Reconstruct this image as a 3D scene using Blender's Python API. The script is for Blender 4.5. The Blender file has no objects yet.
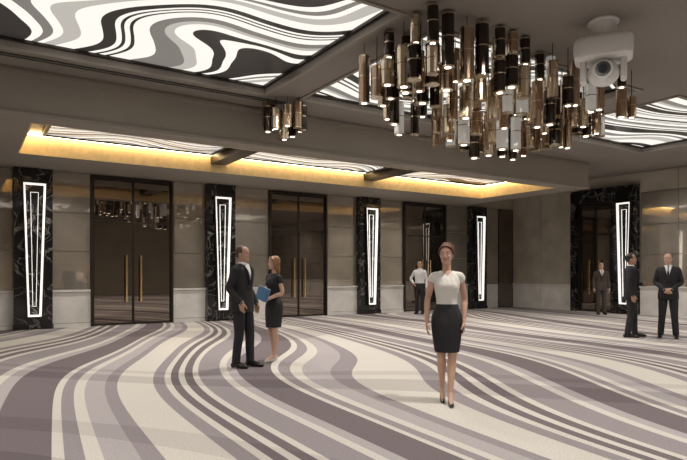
import bpy, math, random
from mathutils import Vector, Matrix, noise as mnoise
random.seed(7)
scene = bpy.context.scene
try:
    scene.view_settings.view_transform = 'Standard'
    scene.view_settings.look = 'None'
except Exception as e:
    print(e)

# ------------------------------------------------------------------ materials
def mat(name, col, rough=0.5, metal=0.0, emit=None, es=0.0, coat=0.0, spec=None):
    m = bpy.data.materials.new(name); m.use_nodes = True
    b = m.node_tree.nodes['Principled BSDF']
    b.inputs['Base Color'].default_value = (*col, 1)
    b.inputs['Roughness'].default_value = rough
    b.inputs['Metallic'].default_value = metal
    b.inputs['Coat Weight'].default_value = coat
    if spec is not None: b.inputs['Specular IOR Level'].default_value = spec
    if emit:
        b.inputs['Emission Color'].default_value = (*emit, 1)
        b.inputs['Emission Strength'].default_value = es
    return m

def N(nt, t, **kw):
    n = nt.nodes.new(t)
    for k, v in kw.items(): setattr(n, k, v)
    return n

def mth(nt, op, a, b=None, c=None):
    n = nt.nodes.new('ShaderNodeMath'); n.operation = op
    for i, v in enumerate((a, b, c)):
        if v is None: continue
        if isinstance(v, (int, float)): n.inputs[i].default_value = v
        else: nt.links.new(v, n.inputs[i])
    return n.outputs[0]

def noise_vary(m, scale=2.0, amt=0.15, bump=0.0, bscale=60, stretch=None, bdist=0.01):
    nt = m.node_tree; b = nt.nodes['Principled BSDF']
    col = list(b.inputs['Base Color'].default_value)
    g = N(nt, 'ShaderNodeNewGeometry')
    n = N(nt, 'ShaderNodeTexNoise'); n.inputs['Scale'].default_value = scale; n.inputs['Detail'].default_value = 6
    src = g.outputs['Position']
    if stretch:
        mp = N(nt, 'ShaderNodeMapping'); mp.inputs['Scale'].default_value = stretch
        nt.links.new(src, mp.inputs['Vector']); src = mp.outputs[0]
    nt.links.new(src, n.inputs['Vector'])
    r = N(nt, 'ShaderNodeValToRGB')
    r.color_ramp.elements[0].position = 0.3; r.color_ramp.elements[1].position = 0.7
    r.color_ramp.elements[0].color = (*[c * (1 - amt) for c in col[:3]], 1)
    r.color_ramp.elements[1].color = (*[min(1, c * (1 + amt)) for c in col[:3]], 1)
    nt.links.new(n.outputs['Fac'], r.inputs['Fac']); nt.links.new(r.outputs['Color'], b.inputs['Base Color'])
    if bump:
        n2 = N(nt, 'ShaderNodeTexNoise'); n2.inputs['Scale'].default_value = bscale
        nt.links.new(src, n2.inputs['Vector'])
        bp = N(nt, 'ShaderNodeBump'); bp.inputs['Strength'].default_value = bump; bp.inputs['Distance'].default_value = bdist
        nt.links.new(n2.outputs['Fac'], bp.inputs['Height']); nt.links.new(bp.outputs['Normal'], b.inputs['Normal'])
    return m

def warped(nt, ax, ay, amp, nscale, seed, sx=1.0, sy=1.0, g=None):
    g = g or N(nt, 'ShaderNodeNewGeometry')
    sp = N(nt, 'ShaderNodeSeparateXYZ'); nt.links.new(g.outputs['Position'], sp.inputs[0])
    mp = N(nt, 'ShaderNodeMapping'); mp.inputs['Location'].default_value = (seed, seed * 0.37, 0); mp.inputs['Scale'].default_value = (sx, sy, 1)
    nt.links.new(g.outputs['Position'], mp.inputs['Vector'])
    n = N(nt, 'ShaderNodeTexNoise'); n.inputs['Scale'].default_value = nscale; n.inputs['Detail'].default_value = 0.6
    nt.links.new(mp.outputs[0], n.inputs['Vector'])
    s = mth(nt, 'ADD', mth(nt, 'MULTIPLY', sp.outputs[0], ax), mth(nt, 'MULTIPLY', sp.outputs[1], ay))
    s = mth(nt, 'ADD', s, mth(nt, 'MULTIPLY', mth(nt, 'SUBTRACT', n.outputs['Fac'], 0.5), amp))
    return s, g

def ramp_const(nt, fac, stops):
    r = N(nt, 'ShaderNodeValToRGB'); cr = r.color_ramp; cr.interpolation = 'CONSTANT'
    while len(cr.elements) > 1: cr.elements.remove(cr.elements[-1])
    cr.elements[0].position = stops[0][0]; cr.elements[0].color = (*stops[0][1], 1)
    for p, c in stops[1:]:
        e = cr.elements.new(p); e.color = (*c, 1)
    nt.links.new(fac, r.inputs['Fac'])
    return r.outputs['Color']

def carpet_mat():
    m = bpy.data.materials.new('carpet_swirl'); m.use_nodes = True; nt = m.node_tree
    b = nt.nodes['Principled BSDF']; b.inputs['Roughness'].default_value = 0.95
    b.inputs['Specular IOR Level'].default_value = 0.1
    s, g = warped(nt, 1.0, -0.28, 5.2, 0.15, 3.7, 1.0, 0.5)
    f = mth(nt, 'FRACT', mth(nt, 'DIVIDE', s, 3.1))
    cream = (0.57, 0.54, 0.50); mauve = (0.165, 0.14, 0.15); grey = (0.28, 0.252, 0.265); lg = (0.39, 0.362, 0.37)
    c = ramp_const(nt, f, [(0, cream), (0.10, grey), (0.155, cream), (0.185, mauve), (0.225, cream), (0.255, mauve), (0.30, cream), (0.33, grey), (0.45, cream), (0.49, lg), (0.54, mauve), (0.70, cream), (0.73, grey), (0.77, cream), (0.81, lg), (0.89, grey), (0.94, cream)])
    s2, _ = warped(nt, 0.55, 0.6, 7.0, 0.14, 31.0, 1.0, 0.8, g)
    f2 = mth(nt, 'FRACT', mth(nt, 'DIVIDE', s2, 4.2))
    c2 = ramp_const(nt, f2, [(0, (1, 1, 1)), (0.34, (0.80, 0.79, 0.80)), (0.52, (1.0, 1, 1)), (0.60, (0.86, 0.85, 0.86)), (0.68, (1, 1, 1))])
    n = N(nt, 'ShaderNodeTexNoise'); n.inputs['Scale'].default_value = 55; n.inputs['Detail'].default_value = 5
    nt.links.new(g.outputs['Position'], n.inputs['Vector'])
    mr = N(nt, 'ShaderNodeMapRange'); mr.inputs[3].default_value = 0.72; mr.inputs[4].default_value = 1.28
    nt.links.new(n.outputs['Fac'], mr.inputs[0])
    ml = N(nt, 'ShaderNodeVectorMath', operation='MULTIPLY'); nt.links.new(c, ml.inputs[0]); nt.links.new(c2, ml.inputs[1])
    mx = N(nt, 'ShaderNodeVectorMath', operation='SCALE')
    nt.links.new(ml.outputs[0], mx.inputs[0]); nt.links.new(mr.outputs[0], mx.inputs['Scale'])
    nt.links.new(mx.outputs[0], b.inputs['Base Color'])
    bp = N(nt, 'ShaderNodeBump'); bp.inputs['Strength'].default_value = 0.3; bp.inputs['Distance'].default_value = 0.01
    nt.links.new(n.outputs['Fac'], bp.inputs['Height']); nt.links.new(bp.outputs['Normal'], b.inputs['Normal'])
    return m

def zebra_mat(name, ax, ay, amp, nsc, seed, period, strength):
    m = bpy.data.materials.new(name); m.use_nodes = True; nt = m.node_tree
    b = nt.nodes['Principled BSDF']; b.inputs['Roughness'].default_value = 0.25
    s, g = warped(nt, ax, ay, amp, nsc, seed)
    f = mth(nt, 'FRACT', mth(nt, 'DIVIDE', s, period))
    w = (1.0, 0.955, 0.88); k = (0.02, 0.018, 0.016); gr = (0.20, 0.185, 0.17); g2 = (0.5, 0.47, 0.43)
    c = ramp_const(nt, f, [(0, w), (0.12, k), (0.20, w), (0.235, k), (0.26, w), (0.295, k), (0.32, w), (0.42, gr), (0.50, g2), (0.54, w), (0.60, k), (0.64, w), (0.67, k), (0.80, w), (0.84, gr), (0.88, w), (0.92, g2)])
    b.inputs['Base Color'].default_value = (0.05, 0.05, 0.05, 1)
    nt.links.new(c, b.inputs['Emission Color']); b.inputs['Emission Strength'].default_value = strength
    return m

def marble_mat():
    m = bpy.data.materials.new('black_marble'); m.use_nodes = True; nt = m.node_tree
    b = nt.nodes['Principled BSDF']; b.inputs['Roughness'].default_value = 0.08
    g = N(nt, 'ShaderNodeNewGeometry')
    n = N(nt, 'ShaderNodeTexNoise'); n.inputs['Scale'].default_value = 1.6; n.inputs['Detail'].default_value = 8; n.inputs['Distortion'].default_value = 1.5
    nt.links.new(g.outputs['Position'], n.inputs['Vector'])
    v = mth(nt, 'ABSOLUTE', mth(nt, 'SUBTRACT', n.outputs['Fac'], 0.5))
    r = N(nt, 'ShaderNodeValToRGB')
    r.color_ramp.elements[0].position = 0.0; r.color_ramp.elements[0].color = (0.22, 0.21, 0.20, 1)
    r.color_ramp.elements[1].position = 0.018; r.color_ramp.elements[1].color = (0.012, 0.012, 0.013, 1)
    nt.links.new(v, r.inputs['Fac']); nt.links.new(r.outputs['Color'], b.inputs['Base Color'])
    return m

M = {}
M['carpet'] = carpet_mat()
M['ceil'] = noise_vary(mat('ceiling_plaster', (0.275, 0.25, 0.225), 0.75), 0.6, 0.06)
M['ceil_low'] = noise_vary(mat('soffit_plaster', (0.33, 0.298, 0.255), 0.7), 0.6, 0.06)
M['wall'] = noise_vary(mat('wall_plaster', (0.47, 0.42, 0.33), 0.7), 1.2, 0.08, 0.1)
M['stone'] = noise_vary(mat('stone_cladding', (0.46, 0.42, 0.35), 0.45), 1.5, 0.16, 0.1)
M['pale'] = noise_vary(mat('pale_stone', (0.76, 0.74, 0.71), 0.2), 2.0, 0.12)
M['bronze_mirror'] = noise_vary(mat('tinted_mirror_panel', (0.50, 0.455, 0.39), 0.03, 0.62), 1.0, 0.2)
M['dark_glass'] = mat('dark_door_glass', (0.24, 0.205, 0.18), 0.015, 0.95)
M['dark_frame'] = mat('dark_bronze', (0.05, 0.042, 0.036), 0.35, 0.7)
M['marble'] = marble_mat()
M['brass'] = mat('brass', (0.85, 0.62, 0.33), 0.2, 1.0)
M['gold_cove'] = noise_vary(mat('gold_leaf', (0.82, 0.62, 0.33), 0.5, 0.1), 8, 0.1)
M['led'] = mat('led_white', (0.9, 0.9, 0.9), 0.5, emit=(1, 0.95, 0.88), es=0.95)
M['led_warm'] = mat('led_warm', (0.9, 0.8, 0.6), 0.5, emit=(1, 0.76, 0.42), es=14.0)
M['zeb1'] = zebra_mat('backlit_swirl_panel', 0.75, 0.55, 6.5, 0.30, 11.3, 2.4, 1.0)
M['zeb2'] = zebra_mat('backlit_swirl_panel_b', 0.2, 1.0, 5.0, 0.25, 4.1, 2.4, 1.0)
M['zeb3'] = zebra_mat('backlit_swirl_panel_c', 0.1, 1.0, 4.0, 0.4, 23.1, 1.6, 0.95)
M['white'] = mat('white_plastic', (0.88, 0.88, 0.87), 0.35)
M['black'] = mat('black_plastic', (0.02, 0.02, 0.02), 0.3)
M['lens'] = mat('lens_glass', (0.03, 0.035, 0.045), 0.05, coat=1.0)
M['copper'] = mat('bronze_tube', (0.52, 0.38, 0.27), 0.2, 0.95)
M['champ'] = mat('champagne_tube', (0.82, 0.70, 0.53), 0.17, 0.95)
M['smoke'] = mat('smoked_tube', (0.07, 0.055, 0.045), 0.1, 0.8)
M['pearl'] = mat('frosted_glass_tube', (0.60, 0.59, 0.57), 0.12, 0.4, emit=(1, 0.95, 0.87), es=0.16)
M['bulb'] = mat('bulb_glow', (1, 0.95, 0.85), 0.4, emit=(1, 0.9, 0.74), es=4.0)

# ------------------------------------------------------------------ mesh builder
class MB:
    def __init__(s): s.v = []; s.f = []; s.m = []
    def add(s, vs, fs, mi=0):
        o = len(s.v); s.v += [tuple(v) for v in vs]
        s.f += [tuple(i + o for i in f) for f in fs]; s.m += [mi] * len(fs)
    def box(s, x0, x1, y0, y1, z0, z1, mi=0):
        vs = [(x, y, z) for z in (z0, z1) for y in (y0, y1) for x in (x0, x1)]
        s.add(vs, [(0, 2, 3, 1), (4, 5, 7, 6), (0, 1, 5, 4), (2, 6, 7, 3), (0, 4, 6, 2), (1, 3, 7, 5)], mi)
    def prism(s, poly, axis_from, axis_to, fn, mi=0):
        n = len(poly)
        vs = [fn(p, axis_from) for p in poly] + [fn(p, axis_to) for p in poly]
        fs = [tuple(range(n))[::-1], tuple(range(n, 2 * n))] + [(i, (i + 1) % n, n + (i + 1) % n, n + i) for i in range(n)]
        s.add(vs, fs, mi)
    def cyl(s, c, r0, r1, z0, z1, seg=16, mi=0, caps=True):
        vs = []
        for z, r in ((z0, r0), (z1, r1)):
            for i in range(seg):
                a = 2 * math.pi * i / seg; vs.append((c[0] + r * math.cos(a), c[1] + r * math.sin(a), z))
        fs = [(i, (i + 1) % seg, seg + (i + 1) % seg, seg + i) for i in range(seg)]
        if caps: fs += [tuple(range(seg))[::-1], tuple(range(seg, 2 * seg))]
        s.add(vs, fs, mi)
    def ell(s, c, r, seg=20, rings=12, mi=0, mtx=None):
        vs = []; fs = []
        for j in range(rings + 1):
            t = math.pi * j / rings
            for i in range(seg):
                a = 2 * math.pi * i / seg
                p = Vector((r[0] * math.sin(t) * math.cos(a), r[1] * math.sin(t) * math.sin(a), r[2] * math.cos(t)))
                if mtx: p = mtx @ p
                vs.append((c[0] + p.x, c[1] + p.y, c[2] + p.z))
        for j in range(rings):
            for i in range(seg):
                a = j * seg + i; b2 = j * seg + (i + 1) % seg
                if j == 0: fs.append((a, a + seg, b2 + seg))
                elif j == rings - 1: fs.append((a, a + seg, b2))
                else: fs.append((a, a + seg, b2 + seg, b2))
        s.add(vs, fs, mi)
    def tube(s, pts, rad, seg=14, sub=5, mi=0, caps=True):
        P = [Vector(p) for p in pts]; n = len(P)
        def cr(a, b, c, d, t):
            return 0.5 * ((2 * b) + (-a + c) * t + (2 * a - 5 * b + 4 * c - d) * t * t + (-a + 3 * b - 3 * c + d) * t ** 3)
        Q = []; R = []
        if n == 2: sub = 2
        for i in range(n - 1):
            a = P[max(i - 1, 0)]; b = P[i]; c = P[i + 1]; d = P[min(i + 2, n - 1)]
            ra = rad[max(i - 1, 0)]; rb = rad[i]; rc = rad[i + 1]; rd = rad[min(i + 2, n - 1)]
            for k in range(sub):
                t = k / sub; Q.append(cr(a, b, c, d, t)); R.append(max(0.001, cr(ra, rb, rc, rd, t)))
        Q.append(P[-1]); R.append(rad[-1])
        up = None; vs = []
        for i, q in enumerate(Q):
            d = (Q[min(i + 1, len(Q) - 1)] - Q[max(i - 1, 0)]).normalized()
            if up is None:
                up = Vector((1, 0, 0)) if abs(d.x) < 0.8 else Vector((0, 1, 0))
            u = (up - d * up.dot(d)).normalized(); up = u; w = d.cross(u)
            for k in range(seg):
                a = 2 * math.pi * k / seg; vs.append(q + (u * math.cos(a) + w * math.sin(a)) * R[i])
        m = len(Q)
        fs = [(i * seg + k, i * seg + (k + 1) % seg, (i + 1) * seg + (k + 1) % seg, (i + 1) * seg + k) for i in range(m - 1) for k in range(seg)]
        fs += [tuple(range(seg))[::-1], tuple(range((m - 1) * seg, m * seg))]
        s.add(vs, fs, mi)
        if caps:
            s.ell(Q[0], (R[0],) * 3, 12, 8, mi); s.ell(Q[-1], (R[-1],) * 3, 12, 8, mi)
    def loft(s, secs, seg=32, sub=4, ex=2.3, mi=0):
        S = []
        n = len(secs)
        for i in range(n - 1):
            a, b, c, d = secs[max(i - 1, 0)], secs[i], secs[i + 1], secs[min(i + 2, n - 1)]
            for k in range(sub):
                t = k / sub
                z = b[0] + (c[0] - b[0]) * t
                r = [z]
                for q in range(1, 5):
                    m1 = (c[q] - a[q]) / max(1e-5, abs(c[0] - a[0])) * abs(c[0] - b[0])
                    m2 = (d[q] - b[q]) / max(1e-5, abs(d[0] - b[0])) * abs(c[0] - b[0])
                    r.append((2*t**3-3*t*t+1)*b[q] + (t**3-2*t*t+t)*m1 + (-2*t**3+3*t*t)*c[q] + (t**3-t*t)*m2)
                S.append(r)
        S.append(list(secs[-1]))
        vs = []
        for z, a, b, cx, cy in S:
            for k in range(seg):
                th = 2 * math.pi * k / seg; c = math.cos(th); sn = math.sin(th)
                vs.append((cx + a * math.copysign(abs(c) ** (2 / ex), c), cy + b * math.copysign(abs(sn) ** (2 / ex), sn), z))
        m = len(S)
        fs = [(i * seg + k, i * seg + (k + 1) % seg, (i + 1) * seg + (k + 1) % seg, (i + 1) * seg + k) for i in range(m - 1) for k in range(seg)]
        fs += [tuple(range(seg))[::-1], tuple(range((m - 1) * seg, m * seg))]
        s.add(vs, fs, mi)
    def xf(s, fn, start=0):
        for i in range(start, len(s.v)): s.v[i] = tuple(fn(Vector(s.v[i])))
    def obj(s, name, mats, parent=None, smooth=False, bevel=0.0):
        me = bpy.data.meshes.new(name); me.from_pydata(s.v, [], s.f); me.update()
        for m in mats: me.materials.append(m)
        me.polygons.foreach_set('material_index', s.m)
        import bmesh
        bm = bmesh.new(); bm.from_mesh(me); bmesh.ops.recalc_face_normals(bm, faces=bm.faces); bm.to_mesh(me); bm.free()
        if smooth: me.polygons.foreach_set('use_smooth', [True] * len(me.polygons))
        o = bpy.data.objects.new(name, me); scene.collection.objects.link(o)
        if parent: o.parent = parent
        if bevel:
            bv = o.modifiers.new('bev', 'BEVEL'); bv.width = bevel; bv.segments = 2; bv.limit_method = 'ANGLE'
        return o

def empty(name, loc=(0, 0, 0)):
    e = bpy.data.objects.new(name, None); e.location = loc; scene.collection.objects.link(e); e.empty_display_size = 0.2
    return e

# ------------------------------------------------------------------ room shell
YB = 16.6; XR = 19.2; XL = -7.0; YF = -7.0; ZH = 4.8; ZL = 4.0; ZT = 5.3; PZ = 4.93

b = MB(); b.box(XL, XR, YF, YB, -0.1, 0.0); b.obj('floor', [M['carpet']])

b = MB()
coffers = [(0.3, 4.8, 6.0, 10.1), (5.55, 10.5, 6.1, 10.0), (11.5, 16.0, 5.9, 9.2),
           (0.3, 4.8, -3.2, 1.4), (5.65, 10.5, -3.2, 1.4), (11.5, 16.0, -3.2, 1.4), (-5.6, -1.0, -3.2, 1.4), (-5.6, -1.0, 6.0, 10.1)]  # row behind the camera: unseen glowing panels added to light the room
xs = sorted({XL, XR, *[c[0] for c in coffers], *[c[1] for c in coffers], 16.2})
ys = sorted({YF, 11.0, YB, *[c[2] for c in coffers], *[c[3] for c in coffers]})
for i in range(len(xs) - 1):
    for j in range(len(ys) - 1):
        cx = (xs[i] + xs[i + 1]) / 2; cy = (ys[j] + ys[j + 1]) / 2
        if any(c[0] < cx < c[1] and c[2] < cy < c[3] for c in coffers): continue
        if cy > 11.0 and cx < 16.2: continue
        b.box(xs[i], xs[i + 1], ys[j], ys[j + 1], ZH, ZT)
TX0, TX1, TY0, TY1, TZ = 1.0, 15.2, 11.45, 14.5, 4.40
b.box(XL, 16.2, 11.0, TY0, ZL, ZT, 1)
b.box(XL, 16.2, TY1, YB, ZL, ZT, 1)
b.box(XL, TX0, TY0, TY1, ZL, ZT, 1)
b.box(TX1, 16.2, TY0, TY1, ZL, ZT, 1)
b.box(TX0, TX1, TY0, TY1, TZ + 0.05, ZT, 2)
b.obj('ceiling', [M['ceil'], M['ceil_low'], M['dark_frame']])

for k, c in enumerate(coffers):
    b = MB(); b.box(c[0], c[1], c[2], c[3], PZ, PZ + .06, 0)
    w = 0.06; z0 = PZ - 0.04; z1 = PZ
    b.box(c[0], c[1], c[2], c[2] + w, z0, z1, 1); b.box(c[0], c[1], c[3] - w, c[3], z0, z1, 1)
    b.box(c[0], c[0] + w, c[2] + w, c[3] - w, z0, z1, 1); b.box(c[1] - w, c[1], c[2] + w, c[3] - w, z0, z1, 1)
    b.obj('backlit_ceiling_panel', [M['zeb2'] if k in (1, 2, 4) else M['zeb1'], M['dark_frame']])
b = MB()
for c in coffers[:3]:
    w = 0.06; z0 = ZH - 0.03; z1 = ZH
    b.box(c[0] - w, c[1] + w, c[2] - w, c[2], z0, z1); b.box(c[0] - w, c[1] + w, c[3], c[3] + w, z0, z1)
    b.box(c[0] - w, c[0], c[2], c[3], z0, z1); b.box(c[1], c[1] + w, c[2], c[3], z0, z1)
b.box(XL, 16.2, 10.96, 11.0, ZL, ZL + 0.06); b.box(XL, 16.2, 10.97, 11.0, ZH - 0.12, ZH - 0.05)
b.obj('trim_1', [M['ceil_low']])
for k, (x0, x1) in enumerate([(1.5, 5.2), (5.9, 10.0), (10.7, 14.7)]):
    b = MB(); b.box(x0, x1, TY0 + 0.3, TY1 - 0.45, TZ - 0.02, TZ + 0.02, 0)
    w = 0.06
    for (a0, a1, c0, c1) in [(x0 - w, x1 + w, TY0 + 0.3 - w, TY0 + 0.3), (x0 - w, x1 + w, TY1 - 0.45, TY1 - 0.45 + w), (x0 - w, x0, TY0 + 0.3, TY1 - 0.45), (x1, x1 + w, TY0 + 0.3, TY1 - 0.45)]:
        b.box(a0, a1, c0, c1, TZ - 0.05, TZ + 0.05, 1)
    b.obj('backlit_ceiling_panel', [M['zeb3'], M['dark_frame']])
b = MB()
for x in (5.55, 10.35):
    b.box(x - 0.2, x + 0.2, TY0, TY1 - .04, 4.2, TZ + 0.05)
b.obj('trim_2', [M['dark_frame']])
b = MB()
e = 0.002
b.box(TX0, TX1, TY1 - 0.03, TY1 - e, ZL + 0.0, TZ + 0.05, 0)
b.box(TX1 - 0.03, TX1 - e, TY0, TY1, ZL, TZ + 0.05, 0)
b.box(TX0 + e, TX0 + 0.03, TY0, TY1, ZL, TZ + 0.05, 0)
b.box(TX0, TX1, TY0 + e, TY0 + 0.03, ZL, TZ + 0.05, 0)
b.box(TX0 + .04, TX1 - .04, TY1 - 0.16, TY1 - 0.11, TZ + 0.0, TZ + 0.04, 1)
b.box(TX1 - 0.16, TX1 - 0.11, TY0 + .1, TY1 - .18, TZ + 0.0, TZ + 0.04, 1)
b.box(TX0 + 0.11, TX0 + 0.16, TY0 + .1, TY1 - .18, TZ + 0.0, TZ + 0.04, 1)
b.obj('cove_light_strip', [M['gold_cove'], M['led_warm']])
b = MB(); b.box(0.2, 5.4, 10.38, 10.43, ZH - 0.012, ZH - 0.002); b.box(0.2, 5.4, 10.5, 10.53, ZH - 0.012, ZH - 0.002)
b.obj('air_diffuser', [M['black']])

b = MB(); b.box(XL, XR + 0.2, YB, YB + 0.2, 0, ZT); b.obj('wall_back', [M['wall']])
b = MB(); b.box(XR, XR + 0.2, YF, YB, 0, ZT); b.obj('wall_right', [M['stone']])
b = MB(); b.box(XL - 0.2, XL, YF, YB, 0, ZT); b.obj('wall_left', [M['wall']])
b = MB(); b.box(XL, XR, YF - 0.2, YF, 0, ZT); b.obj('wall_front', [M['wall']])

def clad(b, x0, x1):
    b.box(x0, x1, YB - 0.10, YB, 0.0, 0.10, 0)
    b.box(x0, x1, YB - 0.08, YB, 0.11, 0.90, 0)
    b.box(x0, x1, YB - 0.12, YB, 0.91, 0.97, 0)
    n = max(1, round((x1 - x0) / 0.95)); w = (x1 - x0) / n
    for i in range(n):
        a = x0 + i * w + 0.008; c = x0 + (i + 1) * w - 0.008
        for z0, z1 in ((0.985, 1.95), (1.965, 2.95), (2.965, ZL - 0.01)):
            b.box(a, c, YB - 0.05, YB, z0, z1, 1)
pill = [1.48, 6.38, 11.75, 17.0]
doors = [(2.83, 5.0), (8.0, 10.1), (13.35, 15.4)]
b = MB()
hw = 0.43
for x0, x1 in [(-6.9, -3.0), (-3.0, pill[0] - hw), (pill[0] + hw, doors[0][0]), (doors[0][1], pill[1] - hw), (pill[1] + hw, doors[1][0]), (doors[1][1], pill[2] - hw),
               (pill[2] + hw, doors[2][0]), (doors[2][1], pill[3] - hw)]:
    clad(b, x0, x1)
b.obj('wall_panelling', [M['pale'], M['bronze_mirror']])
for x in pill:
    b = MB(); b.box(x - hw, x + hw, YB - 0.28, YB, 0.0, ZL)
    b.box(x - hw - 0.02, x + hw + 0.02, YB - 0.30, YB, 0.0, 0.12)
    b.obj('marble_column', [M['marble']], bevel=0.01)
def sconce(fn, name='led_wall_sconce'):
    b = MB()
    zt, zb = 3.62, 0.32
    def quad(p, dd0, dd1, mi): b.prism(p, dd0, dd1, fn, mi)
    def frame(wt, wb, z1, z0, t, mi, d0, d1):
        o = [(-wt, z1), (wt, z1), (wb, z0), (-wb, z0)]
        i = [(-wt + t, z1 - t), (wt - t, z1 - t), (wb - t, z0 + t), (-wb + t, z0 + t)]
        for k in range(4):
            quad([o[k], o[(k + 1) % 4], i[(k + 1) % 4], i[k]], d0, d1, mi)
    frame(0.25, 0.15, zt, zb, 0.042, 0, 0.0, 0.08)
    frame(0.275, 0.175, zt + 0.025, zb - 0.025, 0.024, 1, 0.0, 0.10)
    frame(0.09, 0.04, zt - 0.22, zb + 0.25, 0.008, 0, 0.0, 0.03)
    b.obj(name, [M['led'], M['dark_frame']])
for x in pill:
    sconce(lambda p, d, x=x: (x + 0.02 + p[0], YB - 0.28 - d, p[1]))
def door(fn, w0, w1, h, name):
    b = MB()
    def bx(a0, a1, d0, d1, z0, z1, mi): 
        vs = [fn(a, d + 0.004, z) for z in (z0, z1) for d in (d0, d1) for a in (a0, a1)]
        b.add(vs, [(0, 2, 3, 1), (4, 5, 7, 6), (0, 1, 5, 4), (2, 6, 7, 3), (0, 4, 6, 2), (1, 3, 7, 5)], mi)
    t = 0.06; mid = (w0 + w1) / 2
    bx(w0, w0 + t, 0, 0.14, 0, h, 0); bx(w1 - t, w1, 0, 0.14, 0, h, 0); bx(w0 + t, w1 - t, 0, 0.14, h - t, h, 0)
    for a0, a1 in ((w0 + t + 0.005, mid - 0.006), (mid + 0.006, w1 - t - 0.005)):
        bx(a0, a1, 0.02, 0.06, 0.02, h - t - 0.01, 1)
        s = 0.025
        bx(a0, a0 + s, 0.06, 0.075, 0.02, h - t - 0.01, 0); bx(a1 - s, a1, 0.06, 0.075, 0.02, h - t - 0.01, 0)
        for z0 in (0.02, 2.75, h - t - 0.05): bx(a0 + s, a1 - s, 0.06, 0.075, z0, z0 + 0.035, 0)
    for sgn in (-1, 1):
        a = mid + sgn * 0.19
        bx(a - 0.022, a + 0.022, 0.13, 0.17, 0.62, 1.88, 2)
        for z0 in (0.68, 1.78): bx(a - 0.015, a + 0.015, 0.06, 0.14, z0, z0 + 0.04, 2)
    return b.obj(name, [M['dark_frame'], M['dark_glass'], M['brass']])
for k, (a, c) in enumerate(doors):
    door(lambda w, d, z: (w, YB - d, z), a + .003, c - .003, ZL - 0.03, 'door_%d' % (k + 1))
b = MB(); b.box(17.43, 18.3, YB - 0.06, YB, 0, 0.95, 0); b.box(17.43, 18.3, YB - 0.06, YB, 0.97, 4.0, 1); b.box(18.32, 19.15, YB - 0.1, YB, 0, 4.0, 2)
b.obj('trim_3', [M['pale'], M['bronze_mirror'], M['dark_glass']])

b = MB()
for y0, y1 in [(13.65, 15.1), (15.1, YB - 0.12)]:
    b.box(XR - 0.08, XR, y0 + .006, y1 - .006, 0.0, 0.90, 0); b.box(XR - 0.12, XR, y0, y1, 0.91, 0.97, 0)
    for z0, z1 in ((0.98, 2.2), (2.21, 3.45), (3.46, 4.7)):
        b.box(XR - 0.04, XR, y0 + .006, y1 - .006, z0, z1, 2)
y = 11.05
while y > -6:
    y0 = y - 1.25
    b.box(XR - 0.08, XR, y0 + .006, y - .006, 0.0, 0.90, 0); b.box(XR - 0.12, XR, y0, y, 0.91, 0.97, 0)
    for z0, z1 in ((0.98, 2.0), (2.02, 3.0), (3.02, 4.1)):
        b.box(XR - 0.05, XR, y0 + .006, y - .006, z0, z1, 1)
    b.box(XR - 0.04, XR, y0 + .006, y - .006, 4.12, 4.76, 2)
    y = y0
b.obj('trim_4', [M['pale'], M['bronze_mirror'], M['stone']])
b = MB(); b.box(XR - 0.26, XR, 11.1, 12.0, 0, 4.4); b.box(XR - 0.26, XR, 13.4, 13.62, 0, 4.4); b.box(XR - 0.26, XR, 12.0, 13.4, 3.9, 4.4)
b.obj('marble_column', [M['marble']], bevel=0.01)
sconce(lambda p, d: (XR - 0.26 - d, 11.5 - p[0], p[1] * 1.05))
door(lambda w, d, z: (XR - d, w, z), 12.02, 13.38, 3.88, 'glass_double_door')

# ------------------------------------------------------------------ chandeliers
def hang_z(x, y):
    for c in coffers:
        if c[0] < x < c[1] and c[2] < y < c[3]: return PZ
    return ZH
def tube_lamp(b, x, y, zb, L, r, mi):
    seg = 16
    b.cyl((x, y), r, r, zb, zb + L, seg, mi, caps=False)
    b.cyl((x, y), r * 0.9, r * 0.9, zb + 0.002, zb + L, seg, mi, caps=False)
    for z in (zb, zb + L - 0.02, zb + L * .55):
        b.cyl((x, y), r * 1.03, r * 1.03, z, z + 0.015, seg, 1 if mi != 1 else 0)
    b.cyl((x, y), r * 0.8, r * 0.8, zb + 0.03, zb + 0.05, seg, 2)
    if random.random() < .5: b.cyl((x, y), r * 0.5, r * 0.5, zb - 0.004, zb + 0.03, seg, 4)
    zt = hang_z(x, y)
    if zt > zb + L: b.cyl((x, y), 0.006, 0.006, zb + L * .5, zt, 6, 2)
chm = [M['copper'], M['champ'], M['smoke'], M['pearl'], M['bulb']]
b = MB()
nx, ny = 16, 8
X0, X1, Y0, Y1 = 4.97, 9.42, 5.58, 7.72
for i in range(nx):
    for j in range(ny):
        x = X0 + (X1 - X0) * i / (nx - 1) + random.uniform(-.04, .04)
        y = Y0 + (Y1 - Y0) * j / (ny - 1) + random.uniform(-.04, .04)
        if y - 7.25 > (x - 5.1) * 1.0: continue
        ex = abs(x - 7.6) / 2.1; ey = abs(y - 6.8) / 1.25
        ee = min(1.0, max(ex, ey * 0.9)) 
        if random.random() < 0.25 and ee < 0.95: continue
        zb = 3.30 + 0.68 * ee ** 1.2 + random.uniform(-.10, .16)
        L = random.choice([0.35, 0.45, 0.55, 0.7])
        mi = random.choices([0, 1, 2, 3], [4, 4, 4, 2])[0]
        L = min(L, 4.78 - zb)
        tube_lamp(b, x, y, zb, L, random.choice([0.072, 0.082, 0.092]), mi)
        z2 = zb + L + 0.04
        if z2 < 4.5 and random.random() < 0.7:
            tube_lamp(b, x + random.uniform(.0, .06), y, z2, min(0.5, 4.77 - z2), 0.072, random.choice([0, 1, 2, 2, 3]))
b.obj('tubular_chandelier', chm, smooth=False)
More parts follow.
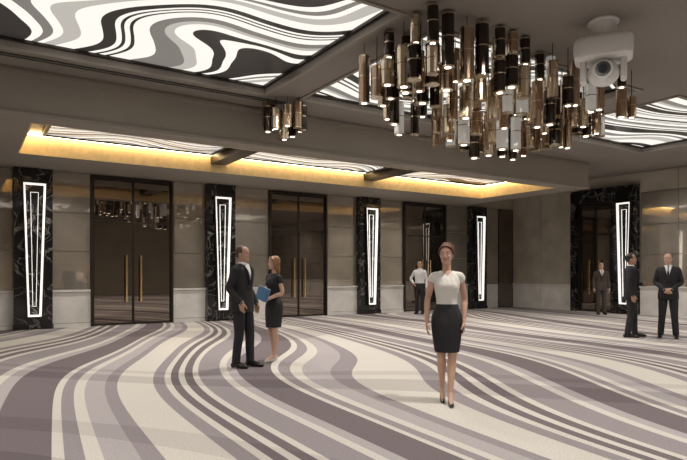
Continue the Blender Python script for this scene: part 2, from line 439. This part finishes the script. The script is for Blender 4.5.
for (cx, cy, n, w) in [(5.35, 10.35, 11, 0.36)]:
    b = MB()
    for k in range(n):
        a = 2 * math.pi * k / (n - 1); rr = w if k < n - 1 else 0
        tube_lamp(b, cx + rr * math.cos(a), cy + rr * math.sin(a), 4.2 - 0.1 * (k == n - 1) + random.uniform(-.1, .1), random.choice([0.4, 0.5]), 0.085, random.choice([0, 1, 2, 2]))
    b.obj('tubular_chandelier', chm)

# ------------------------------------------------------------------ ceiling camera
ptz = empty('ceiling_ptz_camera', (7.25, 4.7, 0)); ptz.rotation_euler = (0, 0, math.radians(-33.1 - 25))
b = MB(); b.cyl((0, 0), 0.20, 0.20, 4.76, 4.8, 32); b.cyl((0, 0), 0.15, 0.17, 4.56, 4.76, 32)
b.obj('ceiling_mount', [M['white']], ptz, bevel=0.01)
b = MB(); b.loft([(4.26, 0.33, 0.22, 0, 0), (4.29, 0.36, 0.25, 0, 0), (4.50, 0.37, 0.26, 0, 0), (4.56, 0.33, 0.22, 0, 0)], 40, 4, 5.0)
b.obj('base_housing', [M['white']], ptz, smooth=True)
b = MB()
for s_ in (-1, 1): b.box(s_ * 0.25 - 0.04, s_ * 0.25 + 0.04, -0.10, 0.12, 3.98, 4.30)
b.obj('yoke', [M['white']], ptz, bevel=0.03)
b = MB(); b.ell((0, 0, 4.09), (0.205, 0.22, 0.17), 32, 20); b.obj('head', [M['white']], ptz, smooth=True)
b = MB()
def ycyl(b, r, y0, y1, z, mi=0):
    n0 = len(b.v); b.cyl((0, 0), r, r, y0, y1, 28, mi)
    for i in range(n0, len(b.v)):
        v = b.v[i]; b.v[i] = (v[0], -v[2], z + v[1])
ycyl(b, 0.12, 0.15, 0.25, 4.08, 0); ycyl(b, 0.095, 0.25, 0.262, 4.08, 1); ycyl(b, 0.06, 0.262, 0.268, 4.08, 2)
b.obj('lens', [M['white'], M['black'], M['lens']], ptz)

# ------------------------------------------------------------------ people
SK = noise_vary(mat('skin', (0.56, 0.35, 0.26), 0.55), 14, 0.08)
SK2 = noise_vary(mat('skin_tan', (0.46, 0.27, 0.19), 0.55), 14, 0.08)
LIP = mat('lips', (0.45, 0.14, 0.12), 0.4)
EYEW = mat('eye_white', (0.55, 0.52, 0.48), 0.3); IRIS = mat('iris', (0.05, 0.03, 0.02), 0.1)
cloth = dict(bump=1.0, bscale=5.5, stretch=(1, 1, 0.45), bdist=0.06)
SUIT = noise_vary(mat('suit_wool', (0.014, 0.014, 0.017), 0.8), 30, 0.2, **cloth)
SHIRT = noise_vary(mat('shirt_cotton', (0.75, 0.75, 0.76), 0.7), 5, 0.03, **cloth)
TIE = mat('tie_silk', (0.03, 0.03, 0.06), 0.4)
BLOUSE = noise_vary(mat('blouse', (0.74, 0.72, 0.68), 0.65), 5, 0.03, **cloth)
BLACKC = noise_vary(mat('black_cloth', (0.012, 0.012, 0.014), 0.7), 20, 0.1, **cloth)
SHOE = mat('black_leather', (0.012, 0.011, 0.011), 0.25)
hk = dict(bump=1.0, bscale=70, stretch=(1.4, 1.4, 0.3), bdist=0.01)
HB = noise_vary(mat('hair_brown', (0.06, 0.03, 0.018), 0.5), 60, 0.3, **hk); HR = noise_vary(mat('hair_auburn', (0.12, 0.042, 0.018), 0.45), 60, 0.4, **hk)
HBL = noise_vary(mat('hair_blonde', (0.25, 0.125, 0.055), 0.45), 60, 0.4, **hk); HG = mat('hair_grey', (0.12, 0.11, 0.10), 0.6); HK = mat('hair_black', (0.015, 0.012, 0.01), 0.5)
BLUE = mat('blue_folder', (0.10, 0.22, 0.42), 0.5)
WSH = mat('pale_shoe', (0.55, 0.53, 0.5), 0.5)
BRN = mat('brown_suit', (0.06, 0.045, 0.035), 0.8)

def fuse(b, name, mats, parent, voxel, fn=None, smooth=3):
    o = b.obj(name, mats, parent)
    r = o.modifiers.new('r', 'REMESH'); r.mode = 'VOXEL'; r.voxel_size = voxel; r.use_smooth_shade = True
    s = o.modifiers.new('s', 'SMOOTH'); s.factor = 0.5; s.iterations = smooth
    dg = bpy.context.evaluated_depsgraph_get()
    me = bpy.data.meshes.new_from_object(o.evaluated_get(dg))
    o.modifiers.clear(); old = o.data; o.data = me; bpy.data.meshes.remove(old)
    me.materials.clear()
    for m in mats: me.materials.append(m)
    idx = [0] * len(me.polygons)
    if fn:
        for i, p in enumerate(me.polygons): idx[i] = fn(p.center, p.normal)
    me.polygons.foreach_set('material_index', idx)
    me.polygons.foreach_set('use_smooth', [True] * len(me.polygons))
    return o

def hand(b, wrist, d, n, t, curl=0.35, s=1.0):
    w = Vector(wrist); d = Vector(d).normalized(); t = Vector(t); t = (t - d * t.dot(d)).normalized()
    n2 = d.cross(t); 
    if n2.dot(Vector(n)) < 0: n2 = -n2
    n = n2
    offs = [0.031, 0.0105, -0.0105, -0.030]; lens = [0.070, 0.078, 0.073, 0.057]
    for i in range(4):
        root = w + d * (0.088 - 0.006 * abs(i - 1)) * s + t * offs[i] * s
        b.tube([w - d * 0.01 + t * offs[i] * 0.6 * s, w + d * 0.045 * s + t * offs[i] * 0.95 * s, root], [0.016 * s, 0.015 * s, 0.0115 * s], 10, 3)
        p = root; pts = [root - d * 0.01]; c = curl * (0.7 + 0.15 * i)
        ang = c * 0.6
        for k, fr in enumerate((0.45, 0.3, 0.25)):
            dd = d * math.cos(ang) + n * math.sin(ang)
            p = p + dd * lens[i] * fr * s; pts.append(p); ang += c
        b.tube(pts, [0.0095 * s, 0.009 * s, 0.008 * s, 0.0068 * s], 10, 3)
    p0 = w + d * 0.018 * s + t * 0.018 * s
    p1 = w + d * 0.045 * s + t * 0.045 * s + n * 0.012 * s
    p2 = p1 + (d * 0.8 + t * 0.35 + n * 0.35).normalized() * 0.034 * s
    p3 = p2 + (d * 0.9 + t * 0.05 + n * 0.4).normalized() * 0.027 * s
    b.tube([p0, p1, p2, p3], [0.016 * s, 0.013 * s, 0.0105 * s, 0.0085 * s], 10, 3)

def person(name, loc, yaw, H, fem=False, outfit='suit', arms=None, legs=None, head_yaw=0, hair='short', hairmat=None,
           skin=None, suitmat=None, tie=True, hands=None, curl=0.35, vox=0.0065, shoe=None):
    skin = skin or SK; hairmat = hairmat or HB; suitmat = suitmat or SUIT
    E = empty(name, loc); E.rotation_euler = (0, 0, math.radians(yaw)); sc = H / 1.75; E.scale = (sc, sc, sc)
    shx = 0.148 if fem else 0.185
    A = arms or {}
    dflt = {}
    for s in (-1, 1):
        dflt[s] = [(s * shx, 0.0, 1.40 if fem else 1.415), (s * (shx + 0.045), 0.025, 1.13), (s * (shx + 0.06), -0.055, 0.885)]
    for s in (-1, 1):
        if s in A: dflt[s] = [dflt[s][0]] + list(A[s])
    Hd = {s: dict(d=(0, -0.12, -1), n=(-s, 0, 0), t=(0, -1, 0)) for s in (-1, 1)}
    if hands:
        for s in hands: Hd[s] = hands[s]
    Lg = {s: [(s * 0.088, 0, 0.90), (s * 0.095, -0.015, 0.49), (s * 0.10, 0.02, 0.085)] for s in (-1, 1)}
    if legs:
        for s in legs: Lg[s] = [Lg[s][0]] + list(legs[s])
    hy = math.radians(head_yaw); Rz = Matrix.Rotation(hy, 3, 'Z'); piv = Vector((0, 0.01, 0))
    rot = lambda p: Rz @ (p - piv) + piv
    g = 0.93 if fem else 1.0
    b = MB()
    b.loft([(1.525, .016, .015, 0, -.066), (1.532, .032 * g, .030, 0, -.057), (1.552, .050 * g, .058, 0, -.033), (1.58, .061 * g, .078, 0, -.014), (1.61, .068 * g, .089, 0, -.004),
            (1.64, .072 * g, .091, 0, .003), (1.67, .074 * g, .096, 0, .004), (1.70, .071 * g, .091, 0, .006), (1.725, .058 * g, .075, 0, .008), (1.742, .035, .05, 0, .008), (1.75, .01, .015, 0, .008)], 32, 3, 2.15)
    b.tube([(0, -.088, 1.66), (0, -.098, 1.635), (0, -.108, 1.613), (0, -.096, 1.604)], [.007, .008, .010, .008], 10, 3)
    for s in (-1, 1):
        b.ell((s * .009, -.096, 1.607), (.008, .009, .007), 10, 8)
        b.ell((s * .073 * g, .010, 1.633), (.010, .020, .032), 12, 10)
        b.tube([(s * .012, -.089, 1.664), (s * .032, -.087, 1.668), (s * .050, -.071, 1.662)], [.006, .007, .005], 8, 3)
        b.ell((s * .036, -.066, 1.610), (.022, .022, .022), 12, 10)
        b.ell((s * .031, -.079, 1.6495), (.015, .011, .006), 12, 8)
    b.tube([(-.018, -.085, 1.583), (0, -.090, 1.586), (.018, -.085, 1.583)], [.005, .009, .005], 8, 3)
    b.ell((0, -.080, 1.537), (.018, .014, .014), 12, 8)
    b.xf(rot)
    nr = 0.046 if fem else 0.056
    b.tube([(0, 0.02, 1.42), (0, 0.012, 1.50), (0, 0.005, 1.58)], [nr * 1.15, nr, nr], 18, 3)
    def skinreg(c, n): 
        p = Rz.inverted() @ (c - piv) + piv
        if 1.578 < p.z < 1.5925 and p.y < -.08 and abs(p.x) < .023: return 1
        if 1.665 < p.z < 1.671 and p.y < -.066 and .014 < abs(p.x) < .048: return 2
        return 0
    bare = outfit in ('skirt', 'dress')
    if bare:
        b.loft([(1.10, .10, .07, 0, 0), (1.28, .11, .075, 0, 0), (1.38, .115, .065, 0, .005), (1.425, .095, .052, 0, .012), (1.455, .055, .046, 0, .016)], 28, 3, 2.2)
        for s in (-1, 1):
            S, Eb, W = [Vector(p) for p in dflt[s]]
            b.tube([S + Vector((0, 0, -.02)), S.lerp(Eb, .5), Eb, Eb.lerp(W, .35), W], [.037, .037, .033, .034, .023], 14, 4)
            hd = Hd[s]; hand(b, W, hd['d'], hd['n'], hd['t'], curl, 0.93)
            h, k, a = [Vector(p) for p in Lg[s]]
            calf = k.lerp(a, .3) + Vector((0, .018, 0))
            b.tube([h, h.lerp(k, .5), k, calf, k.lerp(a, .65) + Vector((0, .006, 0)), a], [.080, .066, .048, .050, .037, .028], 16, 4)
            fz = 0.028
            b.tube([a + Vector((0, 0.01, 0)), (a.x, a.y - .06, max(fz + .03, a.z * .55)), (a.x, a.y - .125, fz)], [.029, .026, .023], 12, 3)
    fuse(b, 'body', [skin, LIP if fem else skin, hairmat], E, 0.0045 if bare else 0.005, skinreg, 2)
    b = MB()
    for s in (-1, 1):
        b.ell((s * .031, -.0825, 1.641), (.0115, .008, .0058), 14, 10, 0); b.ell((s * .031, -.0885, 1.6415), (.0056, .003, .0052), 12, 8, 1)
    b.xf(rot); b.obj('eyes', [EYEW, IRIS], E, smooth=True)
    b = MB()
    b.ell((0, .022, 1.672), (.083 * g, .094, .089), 28, 18)
    b.ell((0, .052, 1.625), (.066 * g, .055, .055), 20, 14)
    if hair == 'updo':
        b.ell((0, .035, 1.70), (.078, .085, .08), 24, 16); b.ell((0, .105, 1.685), (.045, .042, .045), 20, 14)
        for s in (-1, 1):
            b.tube([(s * .01, -.072, 1.728), (s * .05, -.062, 1.71), (s * .073, -.03, 1.67), (s * .076, .02, 1.63)], [.014, .018, .014, .010], 10, 4)
    if hair == 'long':
        for s in (-1, 1):
            b.tube([(s * .01, -.070, 1.730), (s * .052, -.060, 1.71), (s * .076, -.035, 1.66), (s * .080, -.01, 1.59), (s * .072, .01, 1.53)], [.014, .019, .017, .018, .015], 10, 4)
        b.loft([(1.45, .05, .03, 0, .065), (1.50, .075, .045, 0, .058), (1.58, .083, .06, 0, .042), (1.66, .082, .07, 0, .03)], 24, 3)
    b.xf(rot)
    fuse(b, 'hair', [hairmat], E, 0.006, None, 2)

    if outfit in ('suit', 'shirt'):
        inf = 0.014 if outfit == 'suit' else 0.0
        z0 = 0.80 if outfit == 'suit' else 0.98
        secs = [(0.80, .180, .125), (0.90, .180, .128), (1.02, .166, .118), (1.12, .158, .112), (1.26, .176, .122), (1.36, .190, .122), (1.42, .182, .102), (1.465, .125, .080), (1.50, .070, .066)]
        b = MB()
        b.loft([(z, a + inf, d + inf * .8, 0, 0.005) for z, a, d in secs if z >= z0 - .03], 36, 4, 2.3)
        for s in (-1, 1):
            S, Eb, W = [Vector(p) for p in dflt[s]]
            k = 1.0 if outfit == 'suit' else .88
            S2 = S + Vector((-s * .012, 0, -.012))
            b.tube([S2 + Vector((-s * .04, 0, .012)), S2, S2.lerp(Eb, .5), Eb, Eb.lerp(W, .5), W], [.058 * k, .062 * k, .058 * k, .050 * k, .045 * k, .037 * k], 16, 4)
        def reg(c, n):
            if outfit != 'suit': return 0
            if n.y < -0.1 and 1.14 < c.z < 1.50:
                wv = .075 * ((c.z - 1.14) / .34) 
                if abs(c.x) < wv:
                    if tie and abs(c.x) < .014 + .014 * max(0, (1.42 - c.z) / .3): return 2
                    return 1
            return 0
        fuse(b, 'jacket' if outfit == 'suit' else 'shirt', [suitmat if outfit == 'suit' else SHIRT, SHIRT, TIE], E, vox, reg, 3)
        b = MB(); b.loft([(1.478, .068, .066, 0, .008), (1.518, .060, .061, 0, .006)], 24, 2, 2.0)
        for s in (-1, 1):
            S, Eb, W = [Vector(p) for p in dflt[s]]; dd = (W - Eb).normalized()
            b.tube([W - dd * .02, W + dd * .016], [.033, .033], 14, 2, caps=False)
        b.obj('collar_and_cuffs', [SHIRT], E, smooth=True)
        if outfit == 'suit':
            b = MB()
            for s in (-1, 1):
                pts = [(s * .070, -.075, 1.475), (s * .058, -.128, 1.38), (s * .030, -.143, 1.26), (s * .004, -.137, 1.14)]
                b.tube(pts, [.010, .020, .017, .007], 10, 4)
            fuse(b, 'lapels', [suitmat], E, .006, None, 2)
            b = MB()
            for z in (1.12, 1.02): b.ell((0.008, -.136, z), (.008, .005, .008), 10, 8)
            b.obj('buttons', [BLACKC], E, smooth=True)
        for s in (-1, 1):
            b = MB(); S, Eb, W = [Vector(p) for p in dflt[s]]; hd = Hd[s]
            b.tube([W.lerp(Eb, .2), W], [.027, .026], 12, 2); hand(b, W, hd['d'], hd['n'], hd['t'], curl, 1.0)
            fuse(b, 'hand', [skin], E, 0.0045, None, 1)
        b = MB()
        b.loft([(0.80, .168, .108, 0, .005), (0.90, .172, .114, 0, .005), (1.0, .160, .108, 0, .005), (1.04, .154, .104, 0, .005)], 32, 3, 2.3)
        for s in (-1, 1):
            h, k, a = [Vector(p) for p in Lg[s]]
            b.tube([h, h.lerp(k, .5), k, k.lerp(a, .5), a + Vector((0, -.005, -.02))], [.092, .086, .070, .064, .060], 18, 4, caps=False)
        fuse(b, 'trousers', [suitmat if outfit == 'suit' else BLACKC], E, vox, None, 3)
    if outfit in ('skirt', 'dress'):
        b = MB()
        top = [(1.08, .114, .084, 0, 0), (1.16, .120, .088, 0, 0), (1.24, .134, .098, 0, -.008), (1.29, .140, .108, 0, -.014), (1.35, .140, .098, 0, -.006), (1.40, .138, .078, 0, .004), (1.435, .108, .066, 0, .010), (1.458, .078, .056, 0, .014)]
        bot = [(0.56, .136, .120, 0, -.01), (0.70, .156, .124, 0, -.006), (0.86, .173, .126, 0, .002), (0.96, .166, .118, 0, .006), (1.04, .136, .098, 0, .002), (1.09, .119, .088, 0, 0)]
        sl = lambda bb, L, k: [bb.tube([Vector(dflt[s][0]) + Vector((-s * .06, 0, .010)), Vector(dflt[s][0]) + Vector((-s*.002,0,-.006)), Vector(dflt[s][0]).lerp(Vector(dflt[s][1]), L)], [.042 * k, .048 * k, .049 * k], 14, 3, caps=True) for s in (-1, 1)]
        if outfit == 'skirt':
            b.loft(top, 32, 4, 2.2); sl(b, .14, 1.0)
            b.ell((.055, -.085, 1.285), (.05, .036, .05)); b.ell((-.055, -.085, 1.285), (.05, .036, .05))
            fuse(b, 'blouse', [BLOUSE, skin], E, vox, lambda c, n: 1 if (c.z > 1.40 and n.y < 0 and abs(c.x) < .055 * (c.z - 1.40) / .05) else 0, 3)
            b = MB(); b.loft(bot, 32, 4, 2.3); fuse(b, 'pencil_skirt', [BLACKC], E, vox, None, 2)
        else:
            b.loft(bot[:-1] + top, 32, 4, 2.25); sl(b, .30, 1.02)
            b.ell((.055, -.085, 1.285), (.05, .036, .05)); b.ell((-.055, -.085, 1.285), (.05, .036, .05))
            fuse(b, 'dress', [BLACKC], E, vox, None, 3)
    b = MB()
    for s in (-1, 1):
        a = Vector(Lg[s][2]); lift = 0
        if bare:
            hz = max(.03, a.z - .045)
            b.tube([(a.x, a.y + .035, hz + .012), (a.x, a.y - .02, hz * .8), (a.x, a.y - .09, .022), (a.x, a.y - .15, .014), (a.x, a.y - .19, .010)], [.027, .028, .031, .026, .012], 14, 4)
            if hz > .05: b.tube([(a.x, a.y + .045, hz), (a.x, a.y + .04, .01)], [.017, .010], 10, 2)
        else:
            b.tube([(a.x, a.y + .045, .035), (a.x, a.y - .01, .048), (a.x + s * .005, a.y - .08, .042), (a.x + s * .012, a.y - .15, .030), (a.x + s * .014, a.y - .205, .024)], [.036, .040, .044, .042, .026], 16, 4)
            b.tube([(a.x, a.y, .05), (a.x, a.y, .11)], [.042, .042], 14, 2)
    b.v = [(x, y, max(z, 0.002)) for x, y, z in b.v]
    fuse(b, 'shoes', [shoe or SHOE], E, 0.006, None, 1)
    return E

person('woman_in_skirt', (4.41, 4.71, 0), -33.1 - 6, 1.71, True, 'skirt', head_yaw=-14, hair='updo', hairmat=HR,
       arms={-1: [(-.212, .03, 1.13), (-.222, -.05, .895)], 1: [(.200, .055, 1.135), (.182, -.03, .90)]},
       legs={1: [(.055, -.05, .51), (.030, -.13, .135)], -1: [(-.060, -.005, .51), (-.045, .10, .15)]})
person('man_in_suit', (3.5, 8.12, 0), -33.1 + 62, 1.80, False, 'suit', head_yaw=12, hairmat=HB, skin=SK2, tie=False,
       arms={-1: [(-.225, .06, 1.14), (-.20, -.13, .95)], 1: [(.225, .05, 1.14), (.20, -.10, .92)]},
       legs={1: [(.10, -.05, .49), (.11, -.05, .085)], -1: [(-.095, -.01, .49), (-.10, .05, .085)]})
w2 = person('woman_in_dress', (4.18, 8.45, 0), -33.1 - 48, 1.67, True, 'dress', head_yaw=-15, hair='long', hairmat=HBL,
       arms={-1: [(-.21, .03, 1.15), (-.10, -.20, 1.10)], 1: [(.21, .02, 1.14), (.10, -.22, 1.03)]},
       hands={-1: dict(d=(.8, -.25, -.1), n=(0, 1, 0), t=(0, 0, 1)), 1: dict(d=(-.9, -.15, 0), n=(0, 1, 0), t=(0, 0, 1))}, shoe=WSH,
       legs={1: [(.075, -.03, .49), (.09, -.06, .085)], -1: [(-.075, -.01, .49), (-.07, .06, .085)]})
b = MB(); b.box(-.16, .16, -.012, .012, -.11, .11); b.box(-.155, .155, -.008, .008, -.105, .115, 1)
f = b.obj('folder', [BLUE, SHIRT], w2, bevel=.003); f.location = (0.02, -.235, 1.12); f.rotation_euler = (math.radians(-12), math.radians(12), 0)
person('man_in_shirt', (13.08, 15.3, 0), -33.1 - 25, 1.80, False, 'shirt', hairmat=HK, skin=SK2,
       arms={-1: [(-.33, .06, 1.17), (-.19, -.08, 1.02)]}, hands={-1: dict(d=(.5, -.4, -.6), n=(1, 0, 0), t=(0, -1, 0))}, vox=0.009)
person('man_in_suit', (12.26, 7.29, 0), -33.1 + 60, 1.82, False, 'suit', head_yaw=10, hairmat=HK, skin=SK2,
       arms={1: [(.225, .03, 1.15), (.12, -.22, 1.10)]}, hands={1: dict(d=(-.5, -.8, .1), n=(-1, 0, 0), t=(0, 0, 1))}, vox=0.008,
       legs={1: [(.11, -.05, .49), (.14, -.06, .085)], -1: [(-.12, -.01, .49), (-.16, .06, .085)]})
person('man_in_suit', (12.75, 6.74, 0), -33.1 - 30, 1.82, False, 'suit', head_yaw=-15, hairmat=HG,
       arms={-1: [(-.235, .02, 1.15), (-.07, -.20, 1.00)], 1: [(.235, .02, 1.15), (.07, -.20, 1.01)]},
       hands={-1: dict(d=(.75, -.1, -.5), n=(0, 1, 0), t=(0, -.4, 1)), 1: dict(d=(-.75, -.2, -.5), n=(0, 1, 0), t=(0, -.4, 1))}, vox=0.008,
       legs={1: [(.11, -.03, .49), (.14, -.02, .085)], -1: [(-.11, -.03, .49), (-.14, 0, .085)]})
person('man_in_suit', (18.0, 11.75, 0), -33.1 - 10, 1.75, False, 'suit', hairmat=HB, suitmat=BRN, vox=0.01)

# ------------------------------------------------------------------ lights
def spot(x, y, e, ang=95, z=None, blend=0.8):  # wide fill spots with no fixtures, added to brighten room and walls
    l = bpy.data.lights.new('fill_spot', 'SPOT'); l.energy = e; l.spot_size = math.radians(ang); l.spot_blend = blend
    l.color = (1, 0.935, 0.85); l.shadow_soft_size = 0.12
    o = bpy.data.objects.new('fill_spot', l); o.location = (x, y, (z or ZH) - 0.04); scene.collection.objects.link(o)
for x in (-0.6, 5.15, 11.0, 17.5):
    for y in (3.7, 8.6, -1):
        spot(x, y, 560, 155, blend=1.0)
for x in (3.9, 8.9, 13.5):
    spot(x, 11.2, 330, 150, ZL, 1.0)
for x in (2.0, 4.2, 7.0, 9.2, 11.8, 14.2):
    spot(x, 15.4, 150, 140, ZL, 1.0)

w = bpy.data.worlds.new('World'); scene.world = w; w.use_nodes = True
w.node_tree.nodes['Background'].inputs[0].default_value = (0.5, 0.47, 0.43, 1); w.node_tree.nodes['Background'].inputs[1].default_value = 0.3

cam = bpy.data.cameras.new('camera'); co = bpy.data.objects.new('camera', cam); scene.collection.objects.link(co)
co.location = (0, 0, 1.4); co.rotation_euler = (math.radians(90), 0, math.radians(-33.1))
cam.sensor_width = 36; cam.lens = 585 / 687 * 36; cam.shift_y = 43 / 687; cam.clip_end = 200
scene.camera = co
